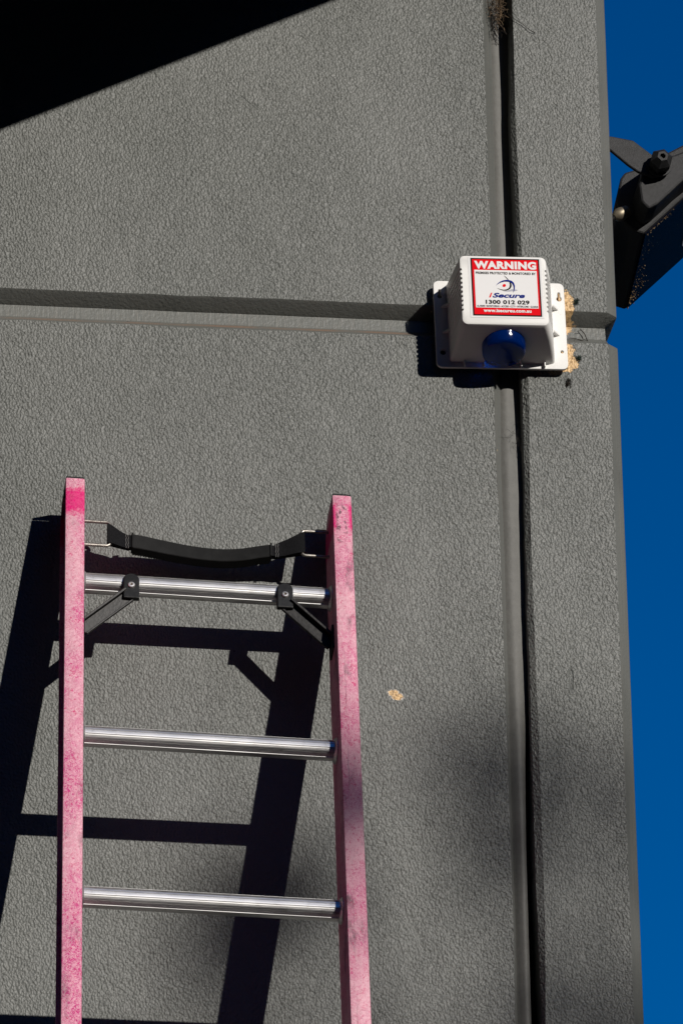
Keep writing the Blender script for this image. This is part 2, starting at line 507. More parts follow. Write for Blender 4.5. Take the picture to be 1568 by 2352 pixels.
def panel(outline, rows, right):
    """rows: (z, inset into the groove); the outline is pulled in by the inset"""
    mb = MB(); n = len(outline); rings = []
    for (z, d) in rows:
        ring = []
        for i, (x, y, k) in enumerate(outline):
            if k == 'f':
                yy = d; zz = z
                if 0 <= d < 0.03 and -0.9 < x and abs(z - 0.345) < 0.04:
                    zz = z + jit(x, z, 0.0013, 14) * (1.0 if d < 0.005 else 0.35)
                xx = x
                if right: xx += (jt(J_BEV, z) - 0.3040) * max(0.0, 1 - (x - 0.304) / 0.06)
                else: xx += (jt(J_LEFT, z) - 0.2531) * max(0.0, 1 - (0.2531 - x) / 0.06)
            elif k == 'j':
                yy = max(y, d); zz = z
                w = 1.0 if abs(z) < 1.2 else 0
                xx = x + (jit(z, i * 0.02, 0.0016 if right else 0.0007, 7) * w if y < 0.05 else 0)
                if right: xx += jt(J_BEV, z) - 0.3040 if y < 0.002 else jt(J_EDGE, z) - 0.2975
                elif y < 0.02: xx += jt(J_LEFT, z) - 0.2531
            elif k == 'c':
                zz = z
                xx, yy = (x - 0.4 * d, max(y, d)) if y < 0.01 else (x - d, y + 0.4 * d)
                xx += jit(z, x, 0.0006, 12)
            else:
                xx, yy, zz = x - d, (y + 0.4 * d if y < 0.1 else y), z
            ring.append(V(xx, yy, zz))
        rings.append(ring)
    for a in range(len(rings) - 1):
        for j in range(n - 1):
            front = outline[j][2] == 'f' and outline[j + 1][2] == 'f'
            side = outline[j][2] == 's'
            flat = rows[a][1] == 0 and rows[a + 1][1] == 0
            mb.add([rings[a][j], rings[a][j + 1], rings[a + 1][j + 1], rings[a + 1][j]], [(0, 1, 2, 3)], 0 if (front or side or (right and 1 <= j <= 3)) and flat else 1)
    me = bpy.data.meshes.new('wall_panel')
    me.from_pydata(mb.v, [], mb.f)
    bm = bmesh.new(); bm.from_mesh(me)
    for i, f in enumerate(bm.faces): f.material_index = mb.m[i]
    bmesh.ops.remove_doubles(bm, verts=bm.verts, dist=1e-5)
    bmesh.ops.recalc_face_normals(bm, faces=bm.faces)
    # outward = towards -Y for the front
    tot = sum((f.normal.y * f.calc_area() for f in bm.faces if abs(f.normal.y) > 0.9))
    if tot > 0: bmesh.ops.reverse_faces(bm, faces=bm.faces)
    bm.to_mesh(me); bm.free()
    return mesh_obj('wall_panel', me, [M_STUCCO, M_SMOOTH], bld, smooth=True, angle=24)


ZTOP = 1.62
up_rows = [(z, 0.0) for z in frange(ZTOP, 0.3726, 0.02)] + [(0.3690, 0.0035), (0.3553, 0.025), (0.3553, 0.06)]
lo_rows = [(0.3548, 0.06), (0.3548, 0.0252), (0.3335, 0.0225), (0.3270, 0.016), (0.3215, 0.0075), (0.3158, 0.0)] + \
          [(z, 0.0) for z in frange(0.3058, -1.1, 0.02)] + [(-3.0, 0.0), (-ZO, 0.0)]
panel(OUT_L, up_rows, False); panel(OUT_L, lo_rows, False)
panel(OUT_R, up_rows, True); panel(OUT_R, lo_rows, True)
# sealant bead deep in the upright joint
sl = MB(); rings = []
for z in frange(1.6, -1.1, 0.02) + [-ZO]:
    dz = jt(J_DEEP, z) - 0.0058
    w = max(0.0, min(1.0, (-0.12 - z) / 0.45)); w = w * w * (3 - 2 * w)      # lower down the bead was gunned in proud of the joint
    sh_ = jt(J_LEFT, z) - 0.2560
    flat_ = [(0.2560, dz + 0.003), (0.2640, dz + 0.0006), (0.2680, dz - 0.001), (0.272, dz - 0.0022), (0.279, dz - 0.0022), (0.287, dz + 0.001), (0.2965, dz + 0.003), (0.3060, dz + 0.004)]
    bead_ = [(0.2550 + sh_, 0.0160), (0.2615 + sh_, 0.0140), (0.2680, 0.0102), (0.2745, 0.0062), (0.2790, 0.0055), (0.2830, 0.0080), (0.2855, 0.0150), (0.2870, 0.0450)]
    rings.append([V(p[0] + (q_[0] - p[0]) * w + jit(z, k, 0.0005), p[1] + (q_[1] - p[1]) * w + jit(z, k + 5, 0.0005), z) for k, (p, q_) in enumerate(zip(flat_, bead_))])
sl.loft(rings, False, False, False)
sl.build('joint_sealant', M_SEAL, bld, smooth=True)
# other walls and the flat roof of the building, out of sight
b2 = MB(); b2.box((-6.1, 3, (ZO + ZTOP) / 2), (0.2, 5.98, ZO + ZTOP)); b2.build('end_wall', M_GREYWALL, bld)
b2 = MB(); b2.box((-2.77, 6.1, (ZO + ZTOP) / 2), (6.4, 0.2, ZO + ZTOP)); b2.build('back_wall', M_GREYWALL, bld)
b2 = MB(); b2.box((-2.77, 3.08, ZO + ZTOP + 0.05), (6.56, 6.3, 0.1)); b2.build('roof', M_GREYWALL, bld)

# sloping canopy above the frame, whose edge throws the big shadow
can = thing('sloping_canopy', Matrix.Translation(V(0, 0, 1.2)), 'sloping sheet canopy on brackets high on the grey wall', 'canopy')
D = 0.8
e0 = Vector((-0.5543 + 0.538 * D, -D, 0.657 + 0.424 * D)); sl_ = (0.9298 - 0.657) / (0.0027 + 0.5543)


def can_pt(x, y): return Vector((x, y, e0.z + sl_ * (x - e0.x) + 0.27 * (y + D) - 1.2))


cm = MB()
xa, xb = -1.9, 0.44
rings = [[can_pt(x, -D), can_pt(x, -0.004), can_pt(x, -0.004) + Vector((0, 0, .03)), can_pt(x, -D) + Vector((0, 0, 0.03))] for x in (xa, xb)]
cm.loft(rings); cm.build('canopy_sheet', simple('dark_canopy_sheet', (0.05, 0.05, 0.05), 0.6), can)
for x in (-1.7, -0.75, 0.3):
    bk = MB(); bk.tube([can_pt(x, -D + 0.1) + Vector((0, 0, .05)), can_pt(x, -0.004) + Vector((0, 0, 0.32))], 0.012)
    bk.build('tie_rod', M_STEEL, can)

# ------------------------------------------------------------------ ladder
LO = Vector((-0.22634472, -0.09572597, -0.18304472))
LX = Vector((0.99957691, 0.01276703, -0.02613432)); LZ = Vector((0.02126532, 0.29223419, 0.95611033)); LN = Vector((0.01984403, -0.95626157, 0.29183905))
tb = -LB(0)
# foot of the ladder: slide up so that the feet just meet the pavement
tg = (-ZO - LO.z) / LZ.z
lad = thing('pink_ladder', Matrix.Translation(V(*(LO + LZ * tb))) @ Matrix((LX, -LN, LZ)).transposed().to_4x4(),
            'pink fibreglass ladder with aluminium rungs leaning on the grey wall', 'ladder')


def L(s, e, t): return Vector((s, -e, LB(t)))


SR = 0.21154; RW = 0.0307; RD = 0.0897; TT = 0.176


def back_e(t):
    u = max(0.0, min(1.0, (t - 0.118) / 0.058))
    return -RD / 2 + 0.034 * (1 - math.sqrt(max(0, 1 - u * u)))


def rail(side, mat):
    h = RW / 2; th = 0.0042; F = RD / 2
    i = -side                      # inner side (towards the rungs)
    r = 0.0032
    # closed outline of the channel, web on the inner side, front face at +F
    o = [(-i * h, F - th), (-i * h, F - r), (-i * h + i * r * .3, F - r * .3), (-i * h + i * r, F), (i * h - i * r, F), (i * h - i * r * .3, F - r * .3), (i * h, F - r),
         (i * h, 0.0), (i * h, -F + r), (i * h - i * r, -F), (-i * h, -F), (-i * h, -F + th), (i * h - i * th, -F + th), (i * h - i * th, 0.0), (i * h - i * th, F - th)]
    ts = [tg + 0.03, -3.5, -2.0, -1.0, -0.5, 0.0, 0.08, 0.118] + [0.118 + 0.058 * math.sin(a * math.pi / 18) for a in range(1, 9)] + [TT]
    rings = []
    for t in ts:
        be = back_e(t); ring = []
        for (s, e) in o:
            if e < 0:
                k = be / (-F)
                e2 = e + (be + F) if e <= -F + th + 1e-6 else e * k
                e = e2
            ss = side * SR + s
            if t == TT and e > F - 0.001: e -= 0.001
            ring.append(L(ss, e, t))
        rings.append(ring)
    mb = MB(); mb.loft(rings)
    return mb.build('rail', mat, lad, smooth=True, angle=35)


for side, mat in ((-1, M_RAIL_L), (1, M_RAIL_R)):
    rail(side, mat)
    cp = MB()
    be = back_e(TT)
    cx = side * SR
    for (t0, t1, gx) in ((TT + 0.0004, TT + 0.0042, -0.0006),):
        cp.loft([[L(cx - RW / 2 - gx, be - 0.004, t), L(cx + RW / 2 + gx, be - 0.004, t), L(cx + RW / 2 + gx, RD / 2 - 0.0015, t), L(cx - RW / 2 - gx, RD / 2 - 0.0015, t)] for t in (t0, t1)])
    cp.build('end_cap', M_BLACK, lad, bevel=0.0012)
    ft = MB(); ft.box(L(cx, 0, tg + 0.02), (0.045, 0.105, 0.04)); ft.build('foot', M_RUBBER, lad, bevel=0.004)


def rung_profile():
    pr = []
    R = 0.0163
    # extruded tube with flattened bands and fine flutes between them
    grooves = [(48, 3.0, .0010), (24, 3.2, .0014), (6, 2.6, .0010), (-21, 3.8, .0018), (-31, 2.4, .0010), (-47, 4.0, .0017), (-77, 2.4, -0.0005), (-80.5, 1.8, 0.0009), (105, 3, .0008), (145, 3, .0008), (180, 3, .0008)]
    flats = [(-21, 18), (-77, -48), (-130, -80)]
    a = -180.0
    while a < 180:
        rr = R
        for (f0, f1) in flats:
            if f0 < a < f1:
                m = (f0 + f1) / 2; hf = (f1 - f0) / 2
                rr = 0.35 * R + 0.65 * R * math.cos(math.radians(hf)) / math.cos(math.radians(a - m))
        d = 0
        for (c, w, dp) in grooves:
            x = abs((a - c + 180) % 360 - 180)
            if x < w: d = dp
        rr -= d
        pr.append((rr * math.cos(math.radians(a)), rr * math.sin(math.radians(a))))   # (towards viewer e, up t)
        a += 1.5
    return pr


RP = rung_profile()
in_s = SR - RW / 2
rg = MB()
rg.loft([[Vector((s, -e, z)) for (e, z) in RP] for s in (-in_s - 0.001, in_s + 0.001)])
rung0 = rg.build('rung', M_ALU, lad, loc=L(0, 0, 0))
fm = MB()
def ring_xs(r, s): return [Vector((s, r * math.cos(a), r * math.sin(a))) for a in (2 * math.pi * k / 28 for k in range(28))]
fm.loft([ring_xs(0.0150, 0.0), ring_xs(0.0208, 0.0), ring_xs(0.0208, 0.0018), ring_xs(0.0188, 0.0034), ring_xs(0.0175, 0.0052), ring_xs(0.0150, 0.0055)], True, False, False)
collar0 = fm.build('rung_collar', M_ALU, lad, loc=L(-in_s, 0, 0), smooth=True, angle=40)
cr = collar0.copy(); COL.objects.link(cr); cr.location = L(in_s, 0, 0); cr.rotation_euler = (0, 0, math.pi)
kk = 1
while -0.3 * kk > tg + 0.12:
    o = rung0.copy(); COL.objects.link(o); o.location = L(0, 0, -0.3 * kk)
    for sx, rot in ((-in_s, 0), (in_s, math.pi)):
        o = collar0.copy(); COL.objects.link(o); o.location = L(sx, 0, -0.3 * kk); o.rotation_euler = (0, 0, rot)
    kk += 1

# corner braces with rivets
for side, nm in ((-1, 'L'), (1, 'R')):
    cx = side * 0.1205
    mb = MB()
    # saddle: rounded pad wrapping the front of the rung
    prof = [(-0.0125, -0.038), (-0.0125, -0.004)] + [(0.0125 * math.cos(a), -0.003 + 0.0125 * math.sin(a)) for a in (math.pi - math.pi * k / 10 for k in range(11))] + [(0.0125, -0.004), (0.0125, -0.038)]
    def wrap(u, t, lift):
        rr = 0.0168 + lift
        # follow the rung around
        ang = math.atan2(t + 0.0105, rr) * 1.0
        tt = t
        e = math.sqrt(max(rr * rr - min(abs(tt), rr) ** 2, 0)) if abs(tt) < rr * 0.8 else rr * 0.6
        return L(cx + u, max(e, 0.011), tt)
    n = len(prof)
    fr = [L(cx + u, 0.0208 if t > -0.018 else 0.019, t * 1.0) for (u, t) in prof]
    bkk = [L(cx + u * 1.06, 0.010, t) for (u, t) in prof]
    mb.loft([bkk, fr])
    mb.build('brace_saddle', M_BLACK, lad, bevel=0.0016, seg=2)
    rv = MB()
    def disc(r, e): return [L(cx + r * math.cos(a), e, -0.0145 + r * math.sin(a)) for a in (2 * math.pi * k / 20 for k in range(20))]
    rv.loft([disc(0.0056, 0.0206), disc(0.0056, 0.0216), disc(0.0046, 0.0228), disc(0.0024, 0.0230), disc(0.0022, 0.0218), disc(0.0004, 0.0216)])
    rv.build('rivet', simple('rivet_metal', (0.75, 0.72, 0.68), 0.35, 0.85), lad, smooth=True, angle=40)
    rc = MB(); rc.loft([disc(0.0019, 0.0217), disc(0.0019, 0.0222)]); rc.build('rivet_pin', simple('rusty_pin', (0.05, 0.03, 0.015), 0.6), lad)
    # strut: flat bar with a raised flange along its upper edge
    A = Vector((cx + side * 0.003, 0.014, -0.0285)); B = Vector((side * (in_s - 0.0006), 0.002, -0.0925))
    d = (B - A).normalized(); w = Vector((side * 0.62, 0.25, 0.74)); w = (w - d * w.dot(d)).normalized(); nn = d.cross(w)
    if nn.y < 0: nn = -nn
    ar = MB()
    def q(p): return L(p.x, p.y, p.z)
    for (o1, o2, h0, h1) in ((-0.0115, 0.0075, -0.004, 0.0), (0.0075, 0.0115, -0.004, 0.0085), (-0.0115, -0.009, -0.004, 0.003)):
        if o1 == -0.0115 and o2 == -0.009: o1 -= 0.0006
        ar.loft([[q(P_ + w * o1 + nn * h0), q(P_ + w * o2 + nn * h0), q(P_ + w * o2 + nn * h1), q(P_ + w * o1 + nn * h1)] for P_ in (A, B)])
    ar.build('brace_arm', simple('scratched_black_plastic', (0.012, 0.011, 0.011), 0.5, 0, 0.35, 0.7, 160, 0.0004, 220), lad, bevel=0.0007, seg=1)
    pl = MB(); pl.box(L(side * (in_s - 0.0019), 0.0, -0.088), (0.0036, 0.034, 0.046)); pl.build('brace_foot', M_BLACK, lad, bevel=0.001)

# ------------------------------------------------------------------ rubber pole strap hung between the rails
stp = thing('pole_strap', lad.matrix_world.copy(), 'sagging black rubber strap on wire loops across the ladder top', 'strap')


def S(s, e, t, off=0.0):
    return L(s, e + off, t - 0.836 * e)      # hangs further back than the rungs, by e


for side, t1, t0, s1 in ((-1, 0.1262, 0.0785, 0.1515), (1, 0.1346, 0.0845, 0.1530)):
    pts = [S(side * (in_s - 0.0), -.007, t1)]
    r = 0.006
    pts += [S(side * (s1 + r), -.007, t1)] + [S(side * (s1 + r - r * math.sin(a)), -.007, t1 - r + r * math.cos(a)) for a in (math.pi / 2 * k / 5 for k in range(1, 6))]
    pts += [S(side * (s1 + r - r * math.cos(a)), -.007, t0 + r - r * math.sin(a)) for a in (math.pi / 2 * k / 5 for k in range(0, 6))] + [S(side * in_s, -.007, t0)]
    mb = MB(); mb.tube(pts, 0.0027, 10)
    mb.build('wire_loop', M_STEEL, stp, smooth=True, angle=50)
    # webbing folded round the loop and gathered towards the pad
    x1 = s1 + 0.001
    wide = ((t1 - 0.0042), (t0 + 0.0042))
    x0, nt, nb = (0.1205, 0.0985, 0.0735) if side < 0 else (0.1110, 0.1000, 0.0745)
    mb = MB(); rings = []
    for k in range(9):
        f = k / 8
        g = f * f * (3 - 2 * f)
        x = x1 + 0.0035 + (x0 - x1 - 0.0035) * f
        a = wide[0] + (nt - wide[0]) * f; b = wide[1] + (nb - wide[1]) * f
        th = 0.0046 - 0.0012 * g
        ring = []
        for m in range(7):
            t = a + (b - a) * m / 6
            ring.append(S(side * x, -.007 - .012 * g, t, th + 0.0007 * math.sin(m * 2.0 + k)))
        for m in range(6, -1, -1):
            t = a + (b - a) * m / 6
            ring.append(S(side * x, -.007 - .012 * g, t, -th))
        rings.append(ring)
    mb.loft(rings)
    mb.build('webbing', M_WEB, stp, smooth=True, angle=50)
    mb = MB()
    for o in (0.0, 0.0035):
        xx = x0 + 0.0015 + o
        mb.tube([S(side * (xx + 0.0006 * math.sin(k * 2.3)), -.019, nt + (nb - nt) * (k / 8 * 1.12 - 0.06), 0.0054) for k in range(9)], 0.00045, 5)
    mb.build('stitching', M_THREAD, stp)
# pad
PT = [(-0.1145, 0.1015, 0.0735), (-0.085, 0.0952, 0.0680), (-0.055, 0.0893, 0.0628), (-0.022, 0.0835, 0.0580), (0.0099, 0.0805, 0.0555), (0.040, 0.0812, 0.0560), (0.070, 0.0870, 0.0620), (0.090, 0.0938, 0.0690), (0.1045, 0.0990, 0.0745)]
def interp(x):
    for a, b in zip(PT[:-1], PT[1:]):
        if x <= b[0]:
            f = (x - a[0]) / (b[0] - a[0]); return a[1] + (b[1] - a[1]) * f, a[2] + (b[2] - a[2]) * f
    return PT[-1][1:]
mb = MB(); rings = []
xs = frange(-0.1145, 0.1045, 0.0021)
for i, x in enumerate(xs):
    ta = sum(interp(min(max(x + d, -0.1145), 0.1045))[0] for d in (-.02, -.01, 0, .01, .02)) / 5
    t_b = sum(interp(min(max(x + d, -0.1145), 0.1045))[1] for d in (-.02, -.01, 0, .01, .02)) / 5
    tooth = 0.0032 if (i % 2) else 0.0
    bow = -0.021 - 0.013 * (1 - (x / 0.11) ** 2)
    f, bk = 0.0075, -0.0095 - tooth
    rings.append([S(x, bow, t_b + 0.001, f), S(x, bow, ta - 0.001, f), S(x, bow, ta, f - 0.001), S(x, bow, ta, bk), S(x, bow, t_b, bk), S(x, bow, t_b, f - 0.001)])
mb.loft(rings)
mb.build('rubber_pad', M_RUBBER, stp)
for x, s in ((-0.1155, -1), (0.1055, 1)):
    ta, t_b = interp(x)
    mb = MB(); mb.box(S(x - s * 0.0005, -.021, (ta + t_b) / 2), (0.003, 0.0165, (ta - t_b) + 0.002)); mb.build('pad_lip', M_RUBBER, stp, bevel=0.0008)
    mb = MB(); mb.box(S(x + s * 0.0038, -.020, (ta + t_b) / 2), (0.0065, 0.009, (ta - t_b) * 0.86)); mb.build('webbing_neck', M_WEB, stp)

# ------------------------------------------------------------------ alarm siren box
BX, BZ = 0.2636, 0.334
alarm = thing('alarm_box', Matrix.Translation(V(BX, 0, BZ)) @ Matrix.Rotation(-0.022, 4, 'Y'),
              'white plastic alarm siren box with red warning label on the wall', 'alarm')


def Bp(x, y, z): return Vector((x - BX, y, z - BZ))


def rrect(x0, x1, z0, z1, r, n=5):
    pts = []
    for cx, cz, a0 in ((x1 - r, z1 - r, 0), (x0 + r, z1 - r, 90), (x0 + r, z0 + r, 180), (x1 - r, z0 + r, 270)):
        for k in range(n + 1):
            a = math.radians(a0 + 90 * k / n); pts.append((cx + r * math.cos(a), cz + r * math.sin(a)))
    return pts


def circ(cx, cz, r, n=16): return [(cx + r * math.cos(2 * math.pi * k / n), cz + r * math.sin(2 * math.pi * k / n)) for k in range(n)]


def keyhole(cx, cz):
    pts = []
    for k in range(13):
        a = math.radians(60 - 300 * k / 12 + 0); pts.append((cx + 0.0043 * math.cos(a), cz - 0.004 + 0.0043 * math.sin(a)))
    for k in range(7):
        a = math.radians(180 - 180 * k / 6); pts.append((cx + 0.0021 * math.cos(a), cz + 0.006 + 0.0021 * math.sin(a)))
    return pts


hw, hh = 0.2161 / 2, 0.1548 / 2
holes = [keyhole(0.1655 - BX, 0.3880 - BZ), circ(0.1668 - BX, 0.2835 - BZ, 0.0048), keyhole(0.3625 - BX, 0.3870 - BZ), circ(0.3628 - BX, 0.2878 - BZ, 0.0026)]
me = shape2d([rrect(-hw, hw, -hh, hh, 0.009)] + holes, 0.006, 'back_plate', 0.0008)
me.transform(Matrix.Translation((0, -0.0145, 0)))
mesh_obj('back_plate', me, M_WHITE, alarm)
gk = MB(); gk.box((0.0, -0.006, 0), (0.150, 0.0110, 0.118)); gk.build('spacer', M_BLACK, alarm)


def body_outline(x0, x1, z0, z1, r, notch, zn0=0.314, zn1=0.3955, n=10, fine=True):
    """outline anticlockwise from lower right corner, scalloped louvres on both sides"""
    pts = []
    def arc(cx, cz, a0):
        for k in range(6):
            a = math.radians(a0 + 90 * k / 5); pts.append((cx + r * math.cos(a), cz + r * math.sin(a)))
    zs = []
    for k in range(n):
        za = zn0 + (zn1 - zn0) * k / n; st = (zn1 - zn0) / n
        zs += [(za, 0), (za + st * 0.12, 1), (za + st * 0.42, 1), (za + st * 0.56, 0)]
    arc(x1 - r, z0 + r, 270)
    for (z, d) in zs: pts.append((x1 - notch * d, z0 + r + (z1 - z0 - 2 * r) * (z - 0.3) / 0.1056))
    arc(x1 - r, z1 - r, 0); arc(x0 + r, z1 - r, 90)
    for (z, d) in reversed(zs): pts.append((x0 + notch * d, z0 + r + (z1 - z0 - 2 * r) * (z - 0.3) / 0.1056))
    arc(x0 + r, z0 + r, 180)
    return pts


mb = MB(); rings = []
for (y, x0, x1, z0, z1, r, nt) in ((-0.0170, 0.1765, 0.3500, 0.2655, 0.4060, 0.006, 0.0002), (-0.040, 0.1783, 0.3455, 0.2705, 0.4075, 0.007, 0.0010), (-0.075, 0.1812, 0.3375, 0.2795, 0.4100, 0.008, 0.0026), (-0.1025, 0.1842, 0.3285, 0.2885, 0.4132, 0.009, 0.0034),
                                   (-0.1070, 0.1846, 0.3275, 0.2900, 0.4136, 0.009, 0.0032), (-0.1098, 0.1858, 0.3263, 0.2915, 0.4126, 0.0085, 0.0022), (-0.1110, 0.1880, 0.3242, 0.2938, 0.4105, 0.008, 0.0004)):
    rings.append([Bp(x, y, z) for (x, z) in body_outline(x0, x1, z0, z1, r, nt)])
mb.loft(rings, True, False, True)
mb.build('cover', M_WHITE, alarm, smooth=True, angle=32)
# blue strobe lens under the cover
kb = N('blue_lens'); kb.bump(kb.noise(kb.coord((1, 1, 1)), 60, 2), 0.0008)
M_BLUE = kb.set((0.0, 0.035, 0.27), rough=0.12, spec=0.35, trans=0.75, ior=1.45)
mb = MB()
cxl, cyl = 0.2585, -0.0640
def lring(r, z, sh=0): return [Bp(cxl + r * math.cos(a), cyl + r * math.sin(a), z + 0.235 * -(r * math.sin(a)) * sh) for a in (2 * math.pi * k / 40 for k in range(40))]
mb.loft([lring(0.0358, 0.288, 1), lring(0.0358, 0.274, 1), lring(0.0352, 0.2640, 1), lring(0.0340, 0.2608, 1), lring(0.0318, 0.2592, 1), lring(0.012, 0.2582, 1)], True, True, True)
mb.build('strobe_lens', M_BLUE, alarm, smooth=True, angle=35)
# little gussets between cover and plate
for (x0, dx, z) in ((0.3495, 1, 0.3625), (0.3495, 1, 0.3165), (0.1775, -1, 0.3625), (0.1775, -1, 0.3165)):
    w = 0.011 * dx; h = 0.0032
    mb = MB(); mb.add([Bp(x0, -0.0174, z), Bp(x0 + w, -0.0174, z), Bp(x0 - 0.001 * dx, -0.034, z), Bp(x0, -0.0174, z + h), Bp(x0 + w, -0.0174, z + h), Bp(x0 - 0.001 * dx, -0.034, z + h)],
                      [(0, 1, 2), (3, 5, 4), (0, 3, 4, 1), (1, 4, 5, 2), (2, 5, 3, 0)])
    mb.build('gusset', M_WHITE, alarm)
for x in (0.2005, 0.2330, 0.2935, 0.3320):
    mb = MB(); mb.box(Bp(x, -0.0215, 0.2620), (0.0016, 0.0090, 0.0090)); mb.build('gusset', M_WHITE, alarm)

# ---- warning label on the face of the cover
LX0, LX1, LZ0, LZ1 = 0.2030, 0.3155, 0.3058, 0.4085
LW, LH = LX1 - LX0, LZ1 - LZ0


def flat_mat(name, col, rough=0.62):
    k = N(name)
    c = k.mix(k.math('MULTIPLY', k.ramp(k.noise(k.coord(), 120, 4), 0.5, 0.8), 0.12), col, tuple(x * 0.8 + 0.004 for x in col))
    return k.set(c, rough=rough, spec=0.06)


PR_RED = flat_mat('print_red', (0.72, 0.0, 0.006)); PR_WHITE = flat_mat('print_white', (0.76, 0.75, 0.75)); PR_BLACK = flat_mat('print_black', (0.010, 0.009, 0.009))
PR_NAVY = flat_mat('print_navy', (0.006, 0.018, 0.19)); PR_GREY = flat_mat('print_grey', (0.42, 0.42, 0.47)); PR_STICK = flat_mat('sticker_margin', (0.75, 0.745, 0.74))


def U(u, v): return (LX0 + LW * u - BX, LZ1 - LH * v - BZ)


def sheet(poly, y, name, mat, parent, depth=0.0003):
    me = shape2d([[U(*p) for p in poly]], depth, name)
    me.transform(Matrix.Translation((0, y, 0)))
    return mesh_obj(name, me, mat, parent)


def rect(u0, v0, u1, v1): return [(u0, v0), (u1, v0), (u1, v1), (u0, v1)]


YL = -0.1113
lab = sheet(rect(-0.035, -0.02, 1.03, 1.03), YL, 'warning_label', PR_STICK, alarm)
sheet(rect(0, 0, 1, 1), YL - 0.0003, 'label_border', PR_BLACK, lab)
sheet(rect(0.021, 0.022, 0.979, 0.978), YL - 0.0006, 'label_field', PR_RED, lab)
sheet(rect(0.047, 0.208, 0.955, 0.862), YL - 0.0009, 'label_panel', PR_WHITE, lab)


def letters(body, u0, v0, u1, v1, mat, y=YL - 0.0013, bold=0.0, shear=0.0, space=1.0):
    a, b = U(u0, v1), U(u1, v0)
    me = text_mesh(body, a[0], b[0], a[1], b[1], bold, shear, space=space)
    me.transform(Matrix.Translation((0, y, 0)))
    return mesh_obj('lettering', me, mat, lab)


letters('WARNING', 0.050, 0.052, 0.952, 0.190, PR_WHITE, bold=0.055, space=1.1)
letters('PREMISES PROTECTED & MONITORED BY', 0.066, 0.240, 0.938, 0.282, PR_BLACK, bold=0.03, space=1.05)
letters('i', 0.242, 0.603, 0.292, 0.686, PR_RED, bold=0.03, shear=0.30)
letters('Secure', 0.292, 0.603, 0.765, 0.688, PR_NAVY, bold=0.04, shear=0.30)
letters('1300 012 029', 0.190, 0.727, 0.826, 0.800, PR_BLACK, bold=0.042, space=1.06)
letters('ALARMS', 0.060, 0.819, 0.178, 0.851, PR_BLACK, bold=0.02)
letters('MONITORING', 0.200, 0.819, 0.385, 0.851, PR_BLACK, bold=0.02)
letters('ACCESS', 0.411, 0.819, 0.519, 0.851, PR_BLACK, bold=0.02)
letters('CCTV', 0.543, 0.819, 0.619, 0.851, PR_BLACK, bold=0.02)
letters('INTERCOMS', 0.645, 0.819, 0.808, 0.851, PR_BLACK, bold=0.02)
letters('GUARDS', 0.836, 0.819, 0.948, 0.851, PR_BLACK, bold=0.02)
for i, u in enumerate((0.189, 0.398, 0.531, 0.632, 0.822)):
    sheet([(u + 0.005 * math.cos(a), 0.835 + 0.006 * math.sin(a)) for a in (2 * math.pi * k / 8 for k in range(8))], YL - 0.0013, 'print_dot', PR_RED, lab, 0.0002)
letters('www.isecureu.com.au', 0.152, 0.884, 0.846, 0.940, PR_WHITE, bold=0.04, space=1.06)


def px(pts): return [((x - 155 - (y - 80) * 0.015) / 1168, (y - 77) / 998) for (x, y) in pts]


sheet(px([(690, 656), (800, 652), (900, 642), (945, 627), (905, 613), (835, 610), (790, 628)]), YL - 0.0011, 'logo_shade', PR_GREY, lab, 0.0002)
sheet(px([(565, 562), (600, 520), (640, 488), (690, 464), (740, 453), (790, 452), (845, 468), (878, 500), (893, 550), (890, 600), (878, 645), (862, 670), (868, 630), (872, 580), (866, 545), (850, 515), (820, 492), (780, 482), (720, 481), (660, 498), (610, 525)]),
      YL - 0.0016, 'logo_arc', PR_NAVY, lab, 0.0002)
sheet(px([(590, 598), (640, 622), (690, 638), (740, 638), (785, 624), (815, 602), (836, 568), (838, 530), (825, 500), (808, 488), (803, 500), (810, 535), (803, 570), (780, 600), (745, 617), (700, 624), (650, 616)]),
      YL - 0.0013, 'logo_lid', PR_BLACK, lab, 0.0002)
sheet(px([(714, 377), (742, 397), (776, 430), (796, 458), (783, 460), (762, 432), (735, 402)]), YL - 0.0013, 'logo_brow', PR_BLACK, lab, 0.0002)
sheet(px([(713 + 29 * math.cos(a) - 4 * math.sin(a), 550 + 26 * math.sin(a)) for a in (2 * math.pi * k / 18 for k in range(18))]), YL - 0.0013, 'logo_pupil', PR_RED, lab, 0.0002)

# ------------------------------------------------------------------ floodlight on the side wall
fl = thing('floodlight', Matrix.Translation(V(XC, 0.24, 0.70)), 'black floodlight on a bent bracket fixed round the wall corner', 'floodlight')


def Fp(x, y, z): return Vector((x - XC, y - 0.24, z - 0.70))


A_ = Vector((0.7071, 0, 0.7071)); B_ = Vector((0.0717, 0.9974, 0.0)); NB = Vector((-0.7071, 0.0508, 0.7071))
P0 = Vector((0.5427, 0.165, 0.6014)); LEN = 0.303; WID = 0.24
prof = [P0, P0 + Vector((-0.020, 0, 0.006)), Vector((0.4995, .165, 0.636)), Vector((0.4970, .165, 0.661)), Vector((0.5075, .165, 0.7055)), Vector((0.5150, .165, 0.7165)), Vector((0.530, .165, 0.722)),
        P0 + A_ * WID + Vector((-0.05, 0, 0.03)), P0 + A_ * WID + Vector((-0.02, 0, 0.015)), P0 + A_ * WID]
mb = MB()
mb.loft([[Fp(*p) for p in prof], [Fp(*(p + B_ * LEN)) for p in prof]])
housing = mb.build('housing', M_LAMP, fl, bevel=0.004, seg=2)


